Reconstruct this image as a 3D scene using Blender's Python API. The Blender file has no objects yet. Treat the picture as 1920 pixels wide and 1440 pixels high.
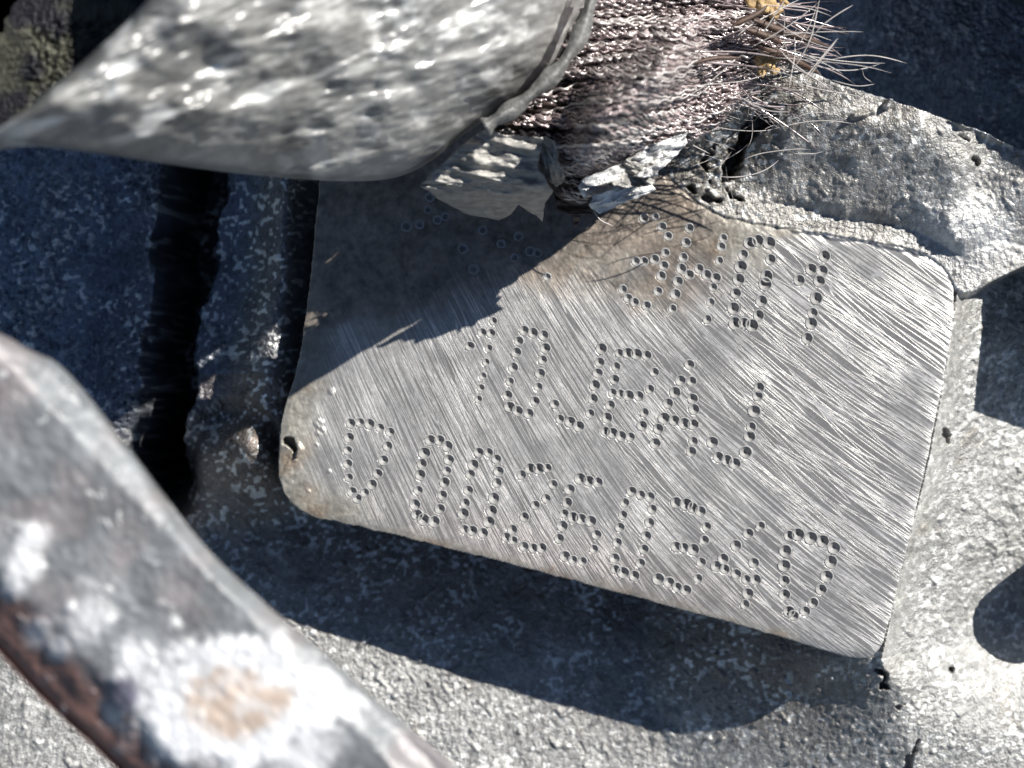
import bpy, math, random
import numpy as np
from mathutils import Vector

# ------------------------------------------------------------------ camera, sky, sun, exposure
# 1 unit = 1 cm.  The milled face of the pad lies at z = PZ, 320 photo pixels to the centimetre.
S = 320.0
PZ = 0.8
D = 14.0
CZ = PZ + D
sc = bpy.context.scene
cam_d = bpy.data.cameras.new('camera')
cam = bpy.data.objects.new('camera', cam_d)
sc.collection.objects.link(cam)
cam.location = (0, 0, CZ)
cam.rotation_euler = (0, 0, 0)
cam_d.sensor_width = 36.0
cam_d.lens = 36.0 * D / 6.0
cam_d.clip_start = 0.1
cam_d.clip_end = 400
cam_d.dof.use_dof = True
cam_d.dof.focus_distance = D - 0.45
cam_d.dof.aperture_fstop = 0.50
sc.camera = cam

SUN_EL = math.radians(37)
SUN_AZ = math.atan2(0.60, 0.80)          # direction towards the sun in the xy plane
sd = Vector((math.cos(SUN_EL) * math.cos(SUN_AZ), math.cos(SUN_EL) * math.sin(SUN_AZ), math.sin(SUN_EL)))
world = bpy.data.worlds.new('World')
sc.world = world
world.use_nodes = True
wn = world.node_tree
sky = wn.nodes.new('ShaderNodeTexSky')
sky.sky_type = 'NISHITA'
sky.sun_disc = False
sky.sun_elevation = SUN_EL
sky.sun_rotation = math.pi / 2 - SUN_AZ
sky.air_density = 0.75; sky.dust_density = 0.2; sky.altitude = 900
wn.nodes['Background'].inputs['Strength'].default_value = 0.05
wn.links.new(sky.outputs[0], wn.nodes['Background'].inputs['Color'])
sl = bpy.data.lights.new('sun', 'SUN')
sl.energy = 5.0
sl.angle = math.radians(0.5)
sl.color = (1.0, 0.965, 0.915)
so = bpy.data.objects.new('sun', sl)
sc.collection.objects.link(so)
so.rotation_euler = sd.to_track_quat('Z', 'Y').to_euler()
so.location = (20, 20, 20)
sc.view_settings.view_transform = 'Standard'
sc.view_settings.look = 'None'
sc.view_settings.gamma = 1
sc.view_settings.exposure = 0.74

# ------------------------------------------------------------------ helpers
rng = np.random.default_rng(7)
random.seed(7)
f32 = np.float32

def W(px, py, z=PZ):
    """photo position at height z -> world point"""
    k = (CZ - z) / D
    return ((px - 960) / S * k, (720 - py) / S * k, z)

def ground(pts, z):
    k = (CZ - z) / D
    return [(960 + (x - 960) * k, 720 + (y - 720) * k) for x, y in pts]

def _h(ix, iy, seed):
    n = (ix.astype(np.int64) * 374761393 + iy.astype(np.int64) * 668265263 + seed * 974634777) & 0xffffffff
    n = ((n ^ (n >> 13)) * 1274126177) & 0xffffffff
    n = (n ^ (n >> 16)) & 0xffffffff
    return (n.astype(np.float32) / 2147483648.0) - 1.0

def vn(x, y, seed=0):
    ix = np.floor(x); iy = np.floor(y)
    fx = (x - ix).astype(f32); fy = (y - iy).astype(f32)
    fx = fx * fx * (3 - 2 * fx); fy = fy * fy * (3 - 2 * fy)
    ix = ix.astype(np.int64); iy = iy.astype(np.int64)
    a = _h(ix, iy, seed); b = _h(ix + 1, iy, seed); c = _h(ix, iy + 1, seed); d = _h(ix + 1, iy + 1, seed)
    return (a + (b - a) * fx) * (1 - fy) + (c + (d - c) * fx) * fy

def fbm(x, y, sc_, oct_=4, seed=0, gain=0.5):
    t = 0; a = 1.0; n = 0
    for i in range(oct_):
        ang = 0.6 * i + seed
        xr = x * math.cos(ang) - y * math.sin(ang); yr = x * math.sin(ang) + y * math.cos(ang)
        t = t + a * vn(xr / sc_ + 17.3 * i, yr / sc_ - 9.1 * i, seed * 31 + i)
        n += a; a *= gain; sc_ = sc_ / 2.03
    return t / n * 1.6

def ss(a, b, x):
    t = np.clip((x - a) / (b - a), 0, 1)
    return t * t * (3 - 2 * t)

def sdf(poly, U, V):
    """signed distance, negative inside"""
    d2 = np.full(U.shape, 1e12, f32); ins = np.zeros(U.shape, bool)
    n = len(poly)
    for i in range(n):
        x0, y0 = poly[i]; x1, y1 = poly[(i + 1) % n]
        ex, ey = x1 - x0, y1 - y0
        wx = U - x0; wy = V - y0
        t = np.clip((wx * ex + wy * ey) / (ex * ex + ey * ey + 1e-9), 0, 1)
        np.minimum(d2, (wx - ex * t) ** 2 + (wy - ey * t) ** 2, out=d2)
        if y0 != y1:
            ins ^= ((V < y0) != (V < y1)) & (wx < ex * wy / ey)
    d = np.sqrt(d2)
    return np.where(ins, -d, d)

def pdist(pl, U, V, vals=None):
    """distance to an open polyline, side (+ to the right of travel on screen) and interpolated value"""
    best = np.full(U.shape, 1e12, f32); side = np.zeros(U.shape, f32); val = np.zeros(U.shape, f32)
    for i in range(len(pl) - 1):
        x0, y0 = pl[i]; x1, y1 = pl[i + 1]
        ex, ey = x1 - x0, y1 - y0
        wx = U - x0; wy = V - y0
        t = np.clip((wx * ex + wy * ey) / (ex * ex + ey * ey), 0, 1)
        q = (wx - ex * t) ** 2 + (wy - ey * t) ** 2
        m = q < best
        best = np.where(m, q, best)
        side = np.where(m, ex * wy - ey * wx, side)
        if vals is not None:
            val = np.where(m, vals[i] + (vals[i + 1] - vals[i]) * t, val)
    return np.sqrt(best), side, val

def smooth_poly(p, it=2, closed=True):
    for _ in range(it):
        q = []
        n = len(p)
        rngi = range(n) if closed else range(n - 1)
        if not closed: q.append(p[0])
        for i in rngi:
            a = p[i]; b = p[(i + 1) % n]
            q.append((a[0] * .75 + b[0] * .25, a[1] * .75 + b[1] * .25))
            q.append((a[0] * .25 + b[0] * .75, a[1] * .25 + b[1] * .75))
        if not closed: q.append(p[-1])
        p = q
    return p

def link(o, parent=None):
    sc.collection.objects.link(o)
    if parent is not None: o.parent = parent
    return o

def thing(name, label, cat, loc=(0, 0, 0), group=None):
    o = bpy.data.objects.new(name, None)
    o.empty_display_size = .2
    o.location = loc
    o['label'] = label; o['category'] = cat
    if group: o['group'] = group
    return link(o)

def mesh_np(name, co, faces, mat, parent=None, smooth=True, attrs=None, kind=None, label=None):
    """co (n,3); faces (m,k) int array"""
    me = bpy.data.meshes.new(name)
    n, (m, k) = len(co), faces.shape
    me.vertices.add(n); me.vertices.foreach_set('co', np.asarray(co, f32).ravel())
    me.loops.add(m * k); me.loops.foreach_set('vertex_index', faces.astype(np.int32).ravel())
    me.polygons.add(m)
    me.polygons.foreach_set('loop_start', np.arange(0, m * k, k, dtype=np.int32))
    me.polygons.foreach_set('loop_total', np.full(m, k, np.int32))
    me.polygons.foreach_set('use_smooth', np.full(m, smooth, bool))
    me.update(calc_edges=True)
    for an, (t, arr) in (attrs or {}).items():
        at = me.attributes.new(an, t, 'POINT')
        at.data.foreach_set({'FLOAT': 'value', 'FLOAT_COLOR': 'color', 'FLOAT_VECTOR': 'vector'}[t], np.asarray(arr, f32).ravel())
    me.materials.append(mat)
    o = bpy.data.objects.new(name, me)
    if kind: o['kind'] = kind
    if label: o['label'] = label
    return link(o, parent)

# ------------------------------------------------------------------ materials
def newmat(name):
    m = bpy.data.materials.new(name); m.use_nodes = True
    nt = m.node_tree; b = nt.nodes['Principled BSDF']
    return m, nt, b

def N(nt, typ, **kw):
    n = nt.nodes.new(typ)
    for k, v in kw.items():
        if k in n.inputs: n.inputs[k].default_value = v
        else: setattr(n, k, v)
    return n

def math_n(nt, op, a, b=None, c=None):
    n = nt.nodes.new('ShaderNodeMath'); n.operation = op
    for i, x in enumerate((a, b, c)):
        if x is None: continue
        if isinstance(x, (int, float)): n.inputs[i].default_value = x
        else: nt.links.new(x, n.inputs[i])
    return n.outputs[0]

def cast_material(name, metal=0.35, speck=0.35, bump=0.55, bscale=42.0, rough=0.5):
    """sand-cast aluminium: colour from the 'col' attribute, grainy relief"""
    m, nt, b = newmat(name)
    L = nt.links.new
    at = N(nt, 'ShaderNodeAttribute', attribute_name='col')
    geo = N(nt, 'ShaderNodeNewGeometry')
    n1 = N(nt, 'ShaderNodeTexNoise', Scale=bscale, Detail=3.0, Roughness=0.6)
    n2 = N(nt, 'ShaderNodeTexNoise', Scale=bscale * 0.28, Detail=4.0, Roughness=0.65)
    n3 = N(nt, 'ShaderNodeTexVoronoi', Scale=bscale * 0.9)
    for n in (n1, n2, n3): L(geo.outputs['Position'], n.inputs['Vector'])
    f = math_n(nt, 'MULTIPLY_ADD', n1.outputs[0], speck * 2, 1 - speck)
    g = math_n(nt, 'MULTIPLY_ADD', n2.outputs[0], 0.9, 0.55)
    fg = math_n(nt, 'MULTIPLY', f, g)
    mx = N(nt, 'ShaderNodeMix', data_type='RGBA', blend_type='MULTIPLY')
    mx.inputs[0].default_value = 1.0
    L(at.outputs['Color'], mx.inputs[6])
    cmb = N(nt, 'ShaderNodeCombineColor')
    for i in range(3): L(fg, cmb.inputs[i])
    L(cmb.outputs[0], mx.inputs[7])
    L(mx.outputs[2], b.inputs['Base Color'])
    b.inputs['Metallic'].default_value = metal
    r = math_n(nt, 'MULTIPLY_ADD', n2.outputs[0], 0.35, rough - 0.17)
    L(r, b.inputs['Roughness'])
    hsum = math_n(nt, 'ADD', n1.outputs[0], math_n(nt, 'MULTIPLY', n3.outputs['Distance'], -0.3))
    bp = N(nt, 'ShaderNodeBump', Strength=bump, Distance=0.012)
    L(hsum, bp.inputs['Height']); L(bp.outputs[0], b.inputs['Normal'])
    return m

M_cast = cast_material('cast_aluminium', metal=0.5, speck=0.6, bump=0.75, bscale=84, rough=0.44)
M_dark = cast_material('shaded_cast_aluminium', metal=0.55, speck=0.5, bump=1.0, bscale=50, rough=0.40)  # for the channel and well, which lie in shade

def milled_material():
    m, nt, b = newmat('milled_aluminium')
    L = nt.links.new
    uv = N(nt, 'ShaderNodeAttribute', attribute_name='stream')     # x along the stroke, y across it
    rgh = N(nt, 'ShaderNodeAttribute', attribute_name='raw')       # 1 where the cast skin or dirt remains, and in the shadowed upper left
    col = N(nt, 'ShaderNodeAttribute', attribute_name='col')
    tan = N(nt, 'ShaderNodeAttribute', attribute_name='tan')
    geo = N(nt, 'ShaderNodeNewGeometry')
    def stretched(sx, sy, off, **k):
        mp = N(nt, 'ShaderNodeMapping'); mp.inputs['Scale'].default_value = (sx, sy, 1); mp.inputs['Location'].default_value = (off, off * 1.7, off)
        L(uv.outputs['Vector'], mp.inputs['Vector'])
        n = N(nt, 'ShaderNodeTexNoise', Scale=1.0, **k); L(mp.outputs[0], n.inputs['Vector'])
        return n.outputs[0]
    a = stretched(0.20, 60.0, 1.3, Detail=2.0, Roughness=0.6)
    c = stretched(0.09, 13.0, 5.1, Detail=0.6, Roughness=0.5)
    e = stretched(0.7, 80.0, 9.4, Detail=1.0, Roughness=0.5)
    # sparse deep grooves
    g = math_n(nt, 'POWER', math_n(nt, 'SUBTRACT', 1.0, math_n(nt, 'MULTIPLY', math_n(nt, 'ABSOLUTE', math_n(nt, 'SUBTRACT', c, 0.5)), 26.0)), 1.5)
    g = math_n(nt, 'MULTIPLY', g, math_n(nt, 'LESS_THAN', math_n(nt, 'ABSOLUTE', math_n(nt, 'SUBTRACT', c, 0.5)), 1 / 26.0))
    c2 = stretched(0.15, 26.0, 15.7, Detail=1.0, Roughness=0.5)
    g2 = math_n(nt, 'MAXIMUM', math_n(nt, 'SUBTRACT', 1.0, math_n(nt, 'MULTIPLY', math_n(nt, 'ABSOLUTE', math_n(nt, 'SUBTRACT', c2, 0.60)), 30.0)), 0.0)
    g = math_n(nt, 'MAXIMUM', g, math_n(nt, 'MULTIPLY', g2, 0.7))
    for rot, sy, off, k3 in ((0.10, 16.0, 31.3, 36.0), (-0.10, 11.0, 47.9, 60.0)):
        mp = N(nt, 'ShaderNodeMapping'); mp.inputs['Rotation'].default_value = (0, 0, rot)
        L(uv.outputs['Vector'], mp.inputs['Vector'])
        mq = N(nt, 'ShaderNodeMapping'); mq.inputs['Scale'].default_value = (0.45, sy, 1); mq.inputs['Location'].default_value = (off, off, 0)
        L(mp.outputs[0], mq.inputs['Vector'])
        nn = N(nt, 'ShaderNodeTexNoise', Scale=1.0, Detail=0.0); L(mq.outputs[0], nn.inputs['Vector'])
        g3 = math_n(nt, 'MAXIMUM', math_n(nt, 'SUBTRACT', 1.0, math_n(nt, 'MULTIPLY', math_n(nt, 'ABSOLUTE', math_n(nt, 'SUBTRACT', nn.outputs[0], 0.62)), k3)), 0.0)
        g = math_n(nt, 'MAXIMUM', g, g3)
    inv0 = math_n(nt, 'SUBTRACT', 1.0, rgh.outputs['Fac'])
    h = math_n(nt, 'ADD', math_n(nt, 'MULTIPLY', a, 0.30), math_n(nt, 'MULTIPLY', e, 0.16))
    h = math_n(nt, 'SUBTRACT', h, math_n(nt, 'MULTIPLY', g, 0.75))
    n1 = N(nt, 'ShaderNodeTexNoise', Scale=46.0, Detail=3.0, Roughness=0.6)
    n2 = N(nt, 'ShaderNodeTexNoise', Scale=5.0, Detail=5.0, Roughness=0.65)
    for n in (n1, n2): L(geo.outputs['Position'], n.inputs['Vector'])
    inv = math_n(nt, 'SUBTRACT', 1.0, rgh.outputs['Fac'])
    n4 = N(nt, 'ShaderNodeTexNoise', Scale=2.2, Detail=3.0, Roughness=0.6)
    L(geo.outputs['Position'], n4.inputs['Vector'])
    vary = math_n(nt, 'MAXIMUM', math_n(nt, 'MULTIPLY_ADD', n4.outputs[0], 3.6, -0.95), 0.15)
    hh = math_n(nt, 'ADD', math_n(nt, 'MULTIPLY', math_n(nt, 'MULTIPLY', h, vary), inv), math_n(nt, 'MULTIPLY', n1.outputs[0], math_n(nt, 'MULTIPLY_ADD', rgh.outputs['Fac'], 1.6, 0.5)))
    bp = N(nt, 'ShaderNodeBump', Strength=0.30, Distance=0.006)
    L(hh, bp.inputs['Height']); L(bp.outputs[0], b.inputs['Normal'])
    f = math_n(nt, 'MULTIPLY_ADD', n2.outputs[0], 0.7, 0.65)
    f = math_n(nt, 'MULTIPLY', f, math_n(nt, 'MULTIPLY_ADD', math_n(nt, 'MULTIPLY', g, inv0), 1.15, 0.88))
    f = math_n(nt, 'MULTIPLY', f, math_n(nt, 'MULTIPLY_ADD', n1.outputs[0], 0.5, 0.75))
    mx = N(nt, 'ShaderNodeMix', data_type='RGBA', blend_type='MULTIPLY'); mx.inputs[0].default_value = 1
    cmb = N(nt, 'ShaderNodeCombineColor')
    for i in range(3): L(f, cmb.inputs[i])
    L(col.outputs['Color'], mx.inputs[6]); L(cmb.outputs[0], mx.inputs[7])
    L(mx.outputs[2], b.inputs['Base Color'])
    L(math_n(nt, 'MULTIPLY_ADD', rgh.outputs['Fac'], -0.3, 0.62), b.inputs['Metallic'])
    L(math_n(nt, 'MULTIPLY_ADD', n2.outputs[0], 0.25, 0.34), b.inputs['Roughness'])
    L(math_n(nt, 'MULTIPLY', inv, 0.75), b.inputs['Anisotropic'])
    L(tan.outputs['Vector'], b.inputs['Tangent'])
    return m
M_mill = milled_material()

def simple(name, col, rough=0.5, metal=0.0, nscale=20.0, nvar=0.4, bump=0.3, bdist=0.02, spec=0.5, stretch=None, col2=None):
    m, nt, b = newmat(name)
    L = nt.links.new
    tc = N(nt, 'ShaderNodeTexCoord')
    n = N(nt, 'ShaderNodeTexNoise', Scale=nscale, Detail=5.0, Roughness=0.65)
    src = tc.outputs['Object']
    if stretch:
        mp = N(nt, 'ShaderNodeMapping'); mp.inputs['Scale'].default_value = stretch[0]; mp.inputs['Rotation'].default_value = stretch[1]
        L(src, mp.inputs['Vector']); src = mp.outputs[0]
    L(src, n.inputs['Vector'])
    r = N(nt, 'ShaderNodeValToRGB')
    c2 = col2 or tuple(min(1, x * (1 + nvar)) for x in col)
    r.color_ramp.elements[0].position = 0.3; r.color_ramp.elements[1].position = 0.7
    r.color_ramp.elements[0].color = (*[x * (1 - nvar) for x in col], 1)
    r.color_ramp.elements[1].color = (*c2, 1)
    L(n.outputs[0], r.inputs[0]); L(r.outputs[0], b.inputs['Base Color'])
    b.inputs['Roughness'].default_value = rough; b.inputs['Metallic'].default_value = metal
    b.inputs['Specular IOR Level'].default_value = spec
    bp = N(nt, 'ShaderNodeBump', Strength=bump, Distance=bdist)
    L(n.outputs[0], bp.inputs['Height']); L(bp.outputs[0], b.inputs['Normal'])
    return m

M_pit = simple('punched_metal', (0.28, 0.277, 0.27), 0.45, 0.0, 40, 0.2, 0.15, 0.003, spec=0.35)
M_fibre = simple('brown_fibre', (0.050, 0.022, 0.024), 0.17, 0.15, 6, 0.5, 0.0, col2=(0.60, 0.50, 0.49), spec=1.0)
M_fibre_core = simple('fibre_mat', (0.035, 0.020, 0.017), 0.6, 0.0, 30, 0.5, 0.8, 0.03)
M_loose = simple('pale_fibre', (0.42, 0.39, 0.37), 0.4, 0.0, 9, 0.3, 0.0)
M_straw = simple('dark_sliver', (0.07, 0.040, 0.026), 0.5, 0.0, 14, 0.5, 0.4, 0.01, stretch=((1, 12, 12), (0, 0, 0)))
M_crumb = simple('ochre_crumb', (0.42, 0.29, 0.14), 0.7, 0.0, 18, 0.5, 0.6, 0.03)

# ------------------------------------------------------------------ punch marks, photo pixels
def T(x0, y0, k, pts): return [(x0 + k * x, y0 + k * y) for x, y in pts]
A = 400 / 1920; B6 = 320 / 1920; E = 440 / 1920
CH = [
 (T(600, 740, A, [(280,258),(360,250),(450,265),(540,297),(632,335),(262,385),(250,500),(250,620),(262,745),(610,462),(570,590),(520,710),(470,808),(405,880),(290,875),(335,930)]), 8.6),
 (T(600, 740, A, [(995,408),(1078,408),(1148,463),(940,525),(920,622),(905,722),(885,860),(855,988),(875,1078),(935,1125),(1028,1140),(1080,1025),(1105,905),(1125,790),(1142,685),(1160,585)]), 9.6),
 (T(600, 740, A, [(1430,520),(1520,520),(1590,580),(1378,630),(1355,718),(1335,860),(1310,975),(1290,1068),(1300,1210),(1375,1225),(1468,1245),(1520,1145),(1545,1045),(1565,932),(1595,790),(1610,690)]), 9.6),
 (T(920, 840, A, [(280,240),(360,185),(435,185),(510,180),(562,325),(500,455),(405,515),(305,620),(195,735),(140,800),(205,830),(300,885),(385,900),(460,900)]), 9.2),
 (T(920, 840, A, [(805,275),(885,295),(965,310),(710,370),(690,490),(665,590),(740,625),(815,640),(900,655),(645,700),(620,815),(955,780),(930,910),(670,970),(740,1005),(830,1020)]), 9.4),
 (T(920, 840, A, [(1270,390),(1350,420),(1435,440),(1210,490),(1190,600),(1165,715),(1140,850),(1115,990),(1125,1090),(1195,1120),(1295,1150),(1350,1035),(1380,910),(1400,790),(1430,670),(1455,550)]), 9.6),
 (T(1220, 900, A, [(230,200),(320,220),(380,250),(450,280),(505,420),(485,540),(230,600),(300,610),(385,625),(455,740),(425,885),(70,890),(165,920),(240,965),(320,990)]), 9.8),
 (T(1220, 900, A, [(990,410),(880,480),(770,590),(655,710),(595,775),(670,800),(770,845),(860,895),(945,895),(930,745),(875,1020),(850,1118)]), 9.4),
 (T(1220, 900, A, [(1245,500),(1330,490),(1440,520),(1550,550),(1650,610),(1215,635),(1205,770),(1205,905),(1205,1030),(1245,1180),(1290,1220),(1390,1180),(1465,1105),(1535,985),(1585,865),(1625,735)]), 10.6),
 (T(840, 560, B6, [(510,250),(385,380),(485,390),(250,535),(460,555),(430,715),(395,870),(370,1000),(345,1130)]), 7.4),
 (T(840, 560, B6, [(860,360),(960,385),(1075,410),(800,475),(770,605),(735,770),(700,930),(675,1085),(695,1215),(785,1260),(910,1290),(980,1150),(1015,990),(1040,840),(1065,690),(1095,555)]), 8.8),
 (T(1040, 600, E, [(385,235),(370,345),(355,435),(330,535),(315,645),(290,765),(0,685),(45,810),(130,835),(200,870)]), 9.2),
 (T(1040, 600, E, [(530,270),(600,270),(670,278),(755,290),(505,380),(490,485),(475,595),(540,600),(605,615),(690,620),(455,695),(430,800),(415,910),(475,925),(545,950),(620,955),(815,425),(780,565),(735,755),(715,865)]), 9.0),
 (T(1040, 600, E, [(1105,365),(1030,495),(1120,500),(985,590),(930,680),(1130,645),(1140,730),(895,805),(980,820),(1060,845),(1135,855),(850,890),(825,1010),(1135,990),(1120,1075)]), 9.8),
 (T(1040, 600, E, [(1675,550),(1660,620),(1635,745),(1610,875),(1595,950),(1565,1080),(1290,1000),(1340,1120),(1410,1145),(1475,1175)]), 10.4),
 (T(1120, 380, .25, [(350,115),(435,105),(485,180),(530,250),(510,375),(430,425),(350,440),(290,440),(500,470),(480,550),(455,665),(190,650),(230,715),(280,745),(370,770)]), 8.0),
 (T(1120, 380, .25, [(690,190),(665,300),(645,410),(630,495),(690,540),(605,590),(585,685),(565,795),(765,495),(820,540),(890,565),(870,635),(850,745),(825,875),(945,265),(930,330),(915,435)]), 8.6),
 (T(1120, 380, .25, [(1145,300),(1205,285),(1290,300),(1095,390),(1075,480),(1060,575),(1040,680),(1020,790),(1030,905),(1100,900),(1160,920),(1210,845),(1230,735),(1260,610),(1270,550),(1300,425)]), 10.6),
 (T(1120, 380, .25, [(1705,400),(1605,500),(1685,510),(1515,580),(1665,590),(1640,715),(1615,825),(1605,905),(1575,1015)]), 11.0),
 ([(802,393),(787,421),(806,370),(820,412),(835,406),(762,425)], 7.6),
 ([(868,466),(888,505),(940,457),(972,443),(965,483),(994,471),(1008,474),(1026,519),(905,432)], 7.6),
]

# ------------------------------------------------------------------ the casting's height field
def axis(lo, f0, f1, hi, fine=2.0, coarse=14.0):
    return np.concatenate([np.arange(lo, f0, coarse), np.arange(f0, f1, fine), np.arange(f1, hi + 1, coarse)])
us = axis(-900, -62, 1984, 2900); vs = axis(-1200, -48, 1490, 2100)
NU, NV = len(us), len(vs)
U, V = np.meshgrid(us, vs); U = U.astype(f32); V = V.astype(f32)

pad_poly = smooth_poly([(600,300),(590,420),(575,560),(556,690),(533,755),(520,830),(519,895),(534,938),(570,968),(650,985),(800,1020),(1100,1098),(1400,1178),(1560,1226),(1612,1240),(1645,1232),(1664,1190),(1684,1110),(1712,985),(1744,850),(1772,700),(1791,600),(1792,548),(1776,508),(1745,480),(1695,462),(1600,446),(1400,416),(1330,396),(1250,330),(1150,200),(1000,150),(640,200)], 2)
edge_n = fbm(U, V, 26, 3, 3) * 1.6
padd = sdf(pad_poly, U, V) + edge_n

rib_poly = smooth_poly([(1120,120),(1300,60),(1440,110),(1480,138),(1560,172),(1700,217),(1830,258),(1890,282),(2000,318),(2400,440),(2400,520),(2050,470),(1930,494),(1870,520),(1828,545),(1800,548),(1784,522),(1766,490),(1720,468),(1600,444),(1400,414),(1330,396),(1250,340),(1150,260)], 1)
ribd = sdf(rib_poly, U, V)
crest = [(1100,60),(1300,60),(1440,110),(1480,138),(1560,172),(1700,217),(1890,282),(2000,318),(2400,440)]
dc, cside, _ = pdist(crest, U, V)

# ground right of the pad: a fillet that falls away from the pad edge
fil = [(1900,200),(1800,520),(1792,580),(1772,705),(1744,855),(1712,990),(1684,1115),(1664,1195),(1655,1240),(1690,1330),(1750,1470),(1830,1700),(1900,2100)]
fv = [.8,.785,.775,.775,.775,.775,.775,.775,.745,.58,.44,.35,.3]
df, fside, fval = pdist(fil, U, V, fv)
fval = np.interp(V, [p[1] for p in fil], fv).astype(f32)
right = fside < 0                            # right-hand side of the fillet line
low = 0.10 * ss(1000, 300, U) + 0.02 * ss(300, -200, U)
dr = np.where(V > 500, np.minimum(df, np.maximum(padd - 2, 0)), df)
hr = 0.18 + (fval - 0.18) * (0.32 * np.exp(-(dr / 30.0) ** 1.3) + 0.68 * np.exp(-(dr / 190.0) ** 1.5))
hl = low + (fval - low) * np.clip(1 - np.sqrt(df * df + 900.0) / 440.0, 0, 1) ** 1.05
crown = np.clip(1 - np.sqrt(df * df + 900.0) / 440.0, 0, 1) ** 1.05
hr = hr + (0.18 + (fval - 0.18) * crown - hr) * ss(1170, 1420, V)
hl = hl + 0.18 * (1 - crown) * ss(60, 0, df) * ss(1215, 1290, V) * right
Z = np.where(right, hr, hl)
crx = ss(1250, 1310, V) * ss(70, 0, df)
Z = Z * (1 - crx) + (0.09 + (fval - 0.09) * crown) * crx
lump = fbm(U, V, 260, 3, 11)
Z = Z + 0.018 * lump * ss(10, 130, padd)
# the dip that runs towards the second shadow
Z = Z - 0.16 * np.exp(-(((U - 1960) / 130) ** 2 + ((V - 1180) / 110) ** 2)) * right
Z = Z - 0.05 * np.exp(-(((U - 1700) / 70) ** 2 + ((V - 1110) / 110) ** 2)) * right

# left: bank, groove, plateau
wl = ss(640, 520, U) * ss(1010, 830, V)
gc = 345 + (V - 330) * (-60 / 470) + 10 * fbm(V, V * 0, 70, 3, 5) - 18 * ss(600, 900, V)
gw = 38 - 18 * ss(400, 850, V) + 8 * fbm(V, V * 0 + 50, 50, 3, 9)
dg = (U - gc)
bank = 0.26 + 0.34 * ss(20, 210, dg) + 0.05 * np.sin(dg / 26)
plat = 0.42 - 0.10 * ss(-60, -160, dg) + 0.14 * ss(-150, -330, dg)
left = np.where(dg > 0, bank, plat) + 0.03 * lump
left = left + (-0.85 - left) * ss(gw + 26 + 7 * fbm(U, V, 22, 3, 14), gw * 0.55, np.abs(dg))
Z = Z * (1 - wl) + left * wl
# groove tail and the lobe below it
tail = np.exp(-(((U - 268) / 60) ** 2 + ((V - 900) / 90) ** 2))
Z = Z - 0.9 * tail
ld = np.hypot((U - 425) / 1.0, (V - 905) / 1.25)
Z = Z + 0.06 * ss(110, 50, ld) - 0.10 * np.exp(-((ld - 105) / 16) ** 2) * ss(960, 900, V)

# top left, far below the sleeve
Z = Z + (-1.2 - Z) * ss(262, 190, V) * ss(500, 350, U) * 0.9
# upper right: beyond the crest it drops away
beyond = (cside < 0) & (V < 700) & (U > 1050)
zb = 0.12 + 0.10 * lump
drop = ss(0, 26, dc + 5 * fbm(U, V, 30, 3, 21))
# the rib
hrib = 1.12 - 0.32 * ss(20, 250, dc) + 0.05 * fbm(U, V, 120, 3, 8) - 0.1 * ss(1760, 1860, U) 
hrib = hrib + 0.06 * ss(1500, 1250, U)
nearpad = ss(60, 4, padd)
hrib = hrib * (1 - nearpad) + 0.785 * nearpad
hrib = np.maximum(hrib - 0.10 * np.exp(-((ribd + 0) / 22.0) ** 2) * (dc > 60), 0.80)
wrib = np.where((padd < 45) & (V < 500) & (U > 1150), ss(60, 30, ribd), ss(12, 0, ribd))
Z = Z * (1 - wrib) + hrib * wrib
Z = np.where(beyond, hrib + (zb - hrib) * drop, Z)

# the pad itself
wpad = ss(1.6, -1.6, padd) * ss(-12, -4, ribd)
rimround = 0.012 * np.exp(padd / 9.0) * (padd < 0)
Z = Z * (1 - wpad) + (PZ - rimround) * wpad
ispad = wpad > 0.5

# cast skin / caked dirt on the pad, plus its shadowed upper left
raw = np.zeros_like(U)
raw = np.maximum(raw, ss(95, 20, -padd) * ss(760, 600, U + 18 * fbm(U, V, 50, 3, 2)) * (V > 600))
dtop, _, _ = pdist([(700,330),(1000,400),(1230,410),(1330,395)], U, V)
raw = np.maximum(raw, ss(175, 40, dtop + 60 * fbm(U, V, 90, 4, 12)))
raw = np.maximum(raw, 0.75 * ss(26, 3, -padd + 6 * fbm(U, V, 30, 2, 44)) * (U < 1500))
raw = np.maximum(raw, 0.5 * ss(900, 600, U) * ss(700, 500, V))
dl = (V - (690 - (U - 560) * .43)) * -.92          # grime up to the cast shadow's edge, deepening that shade
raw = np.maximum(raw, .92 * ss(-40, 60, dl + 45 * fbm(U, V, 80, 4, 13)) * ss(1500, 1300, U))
raw = np.where(ispad, np.clip(raw, 0, 1), 1.0).astype(f32)

# grain of the sand casting
g1 = fbm(U + 3 * vn(U / 11, V / 11, 90), V + 3 * vn(U / 11, V / 11, 91), 6.2, 1, 4, 0.6)
g2 = 1 - np.abs(fbm(U, V, 8.5, 1, 6)) * 2
g3 = fbm(U, V, 40, 3, 15)
grain = (0.0025 * g1 + 0.0008 * g2) * (0.75 + 0.5 * ss(-.6, .6, fbm(U, V, 180, 2, 16))) + 0.0028 * g3
amp = np.where(ispad, 0.30 * raw + 0.012, 1.0)
amp = amp * np.where(beyond, 1.9, 1.0) * (1 + 1.7 * wl * (dg < -60) + 0.9 * wl)
fine = (U > -70) & (U < 1990) & (V > -56) & (V < 1496)
Z = Z + grain * amp * np.where(fine, 1, 0.3)
Z = Z + 0.05 * np.exp(-(((U - 1835) / 75) ** 2 + ((V - 440) / 55) ** 2)) * ss(0, 60, padd) * wrib
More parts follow.
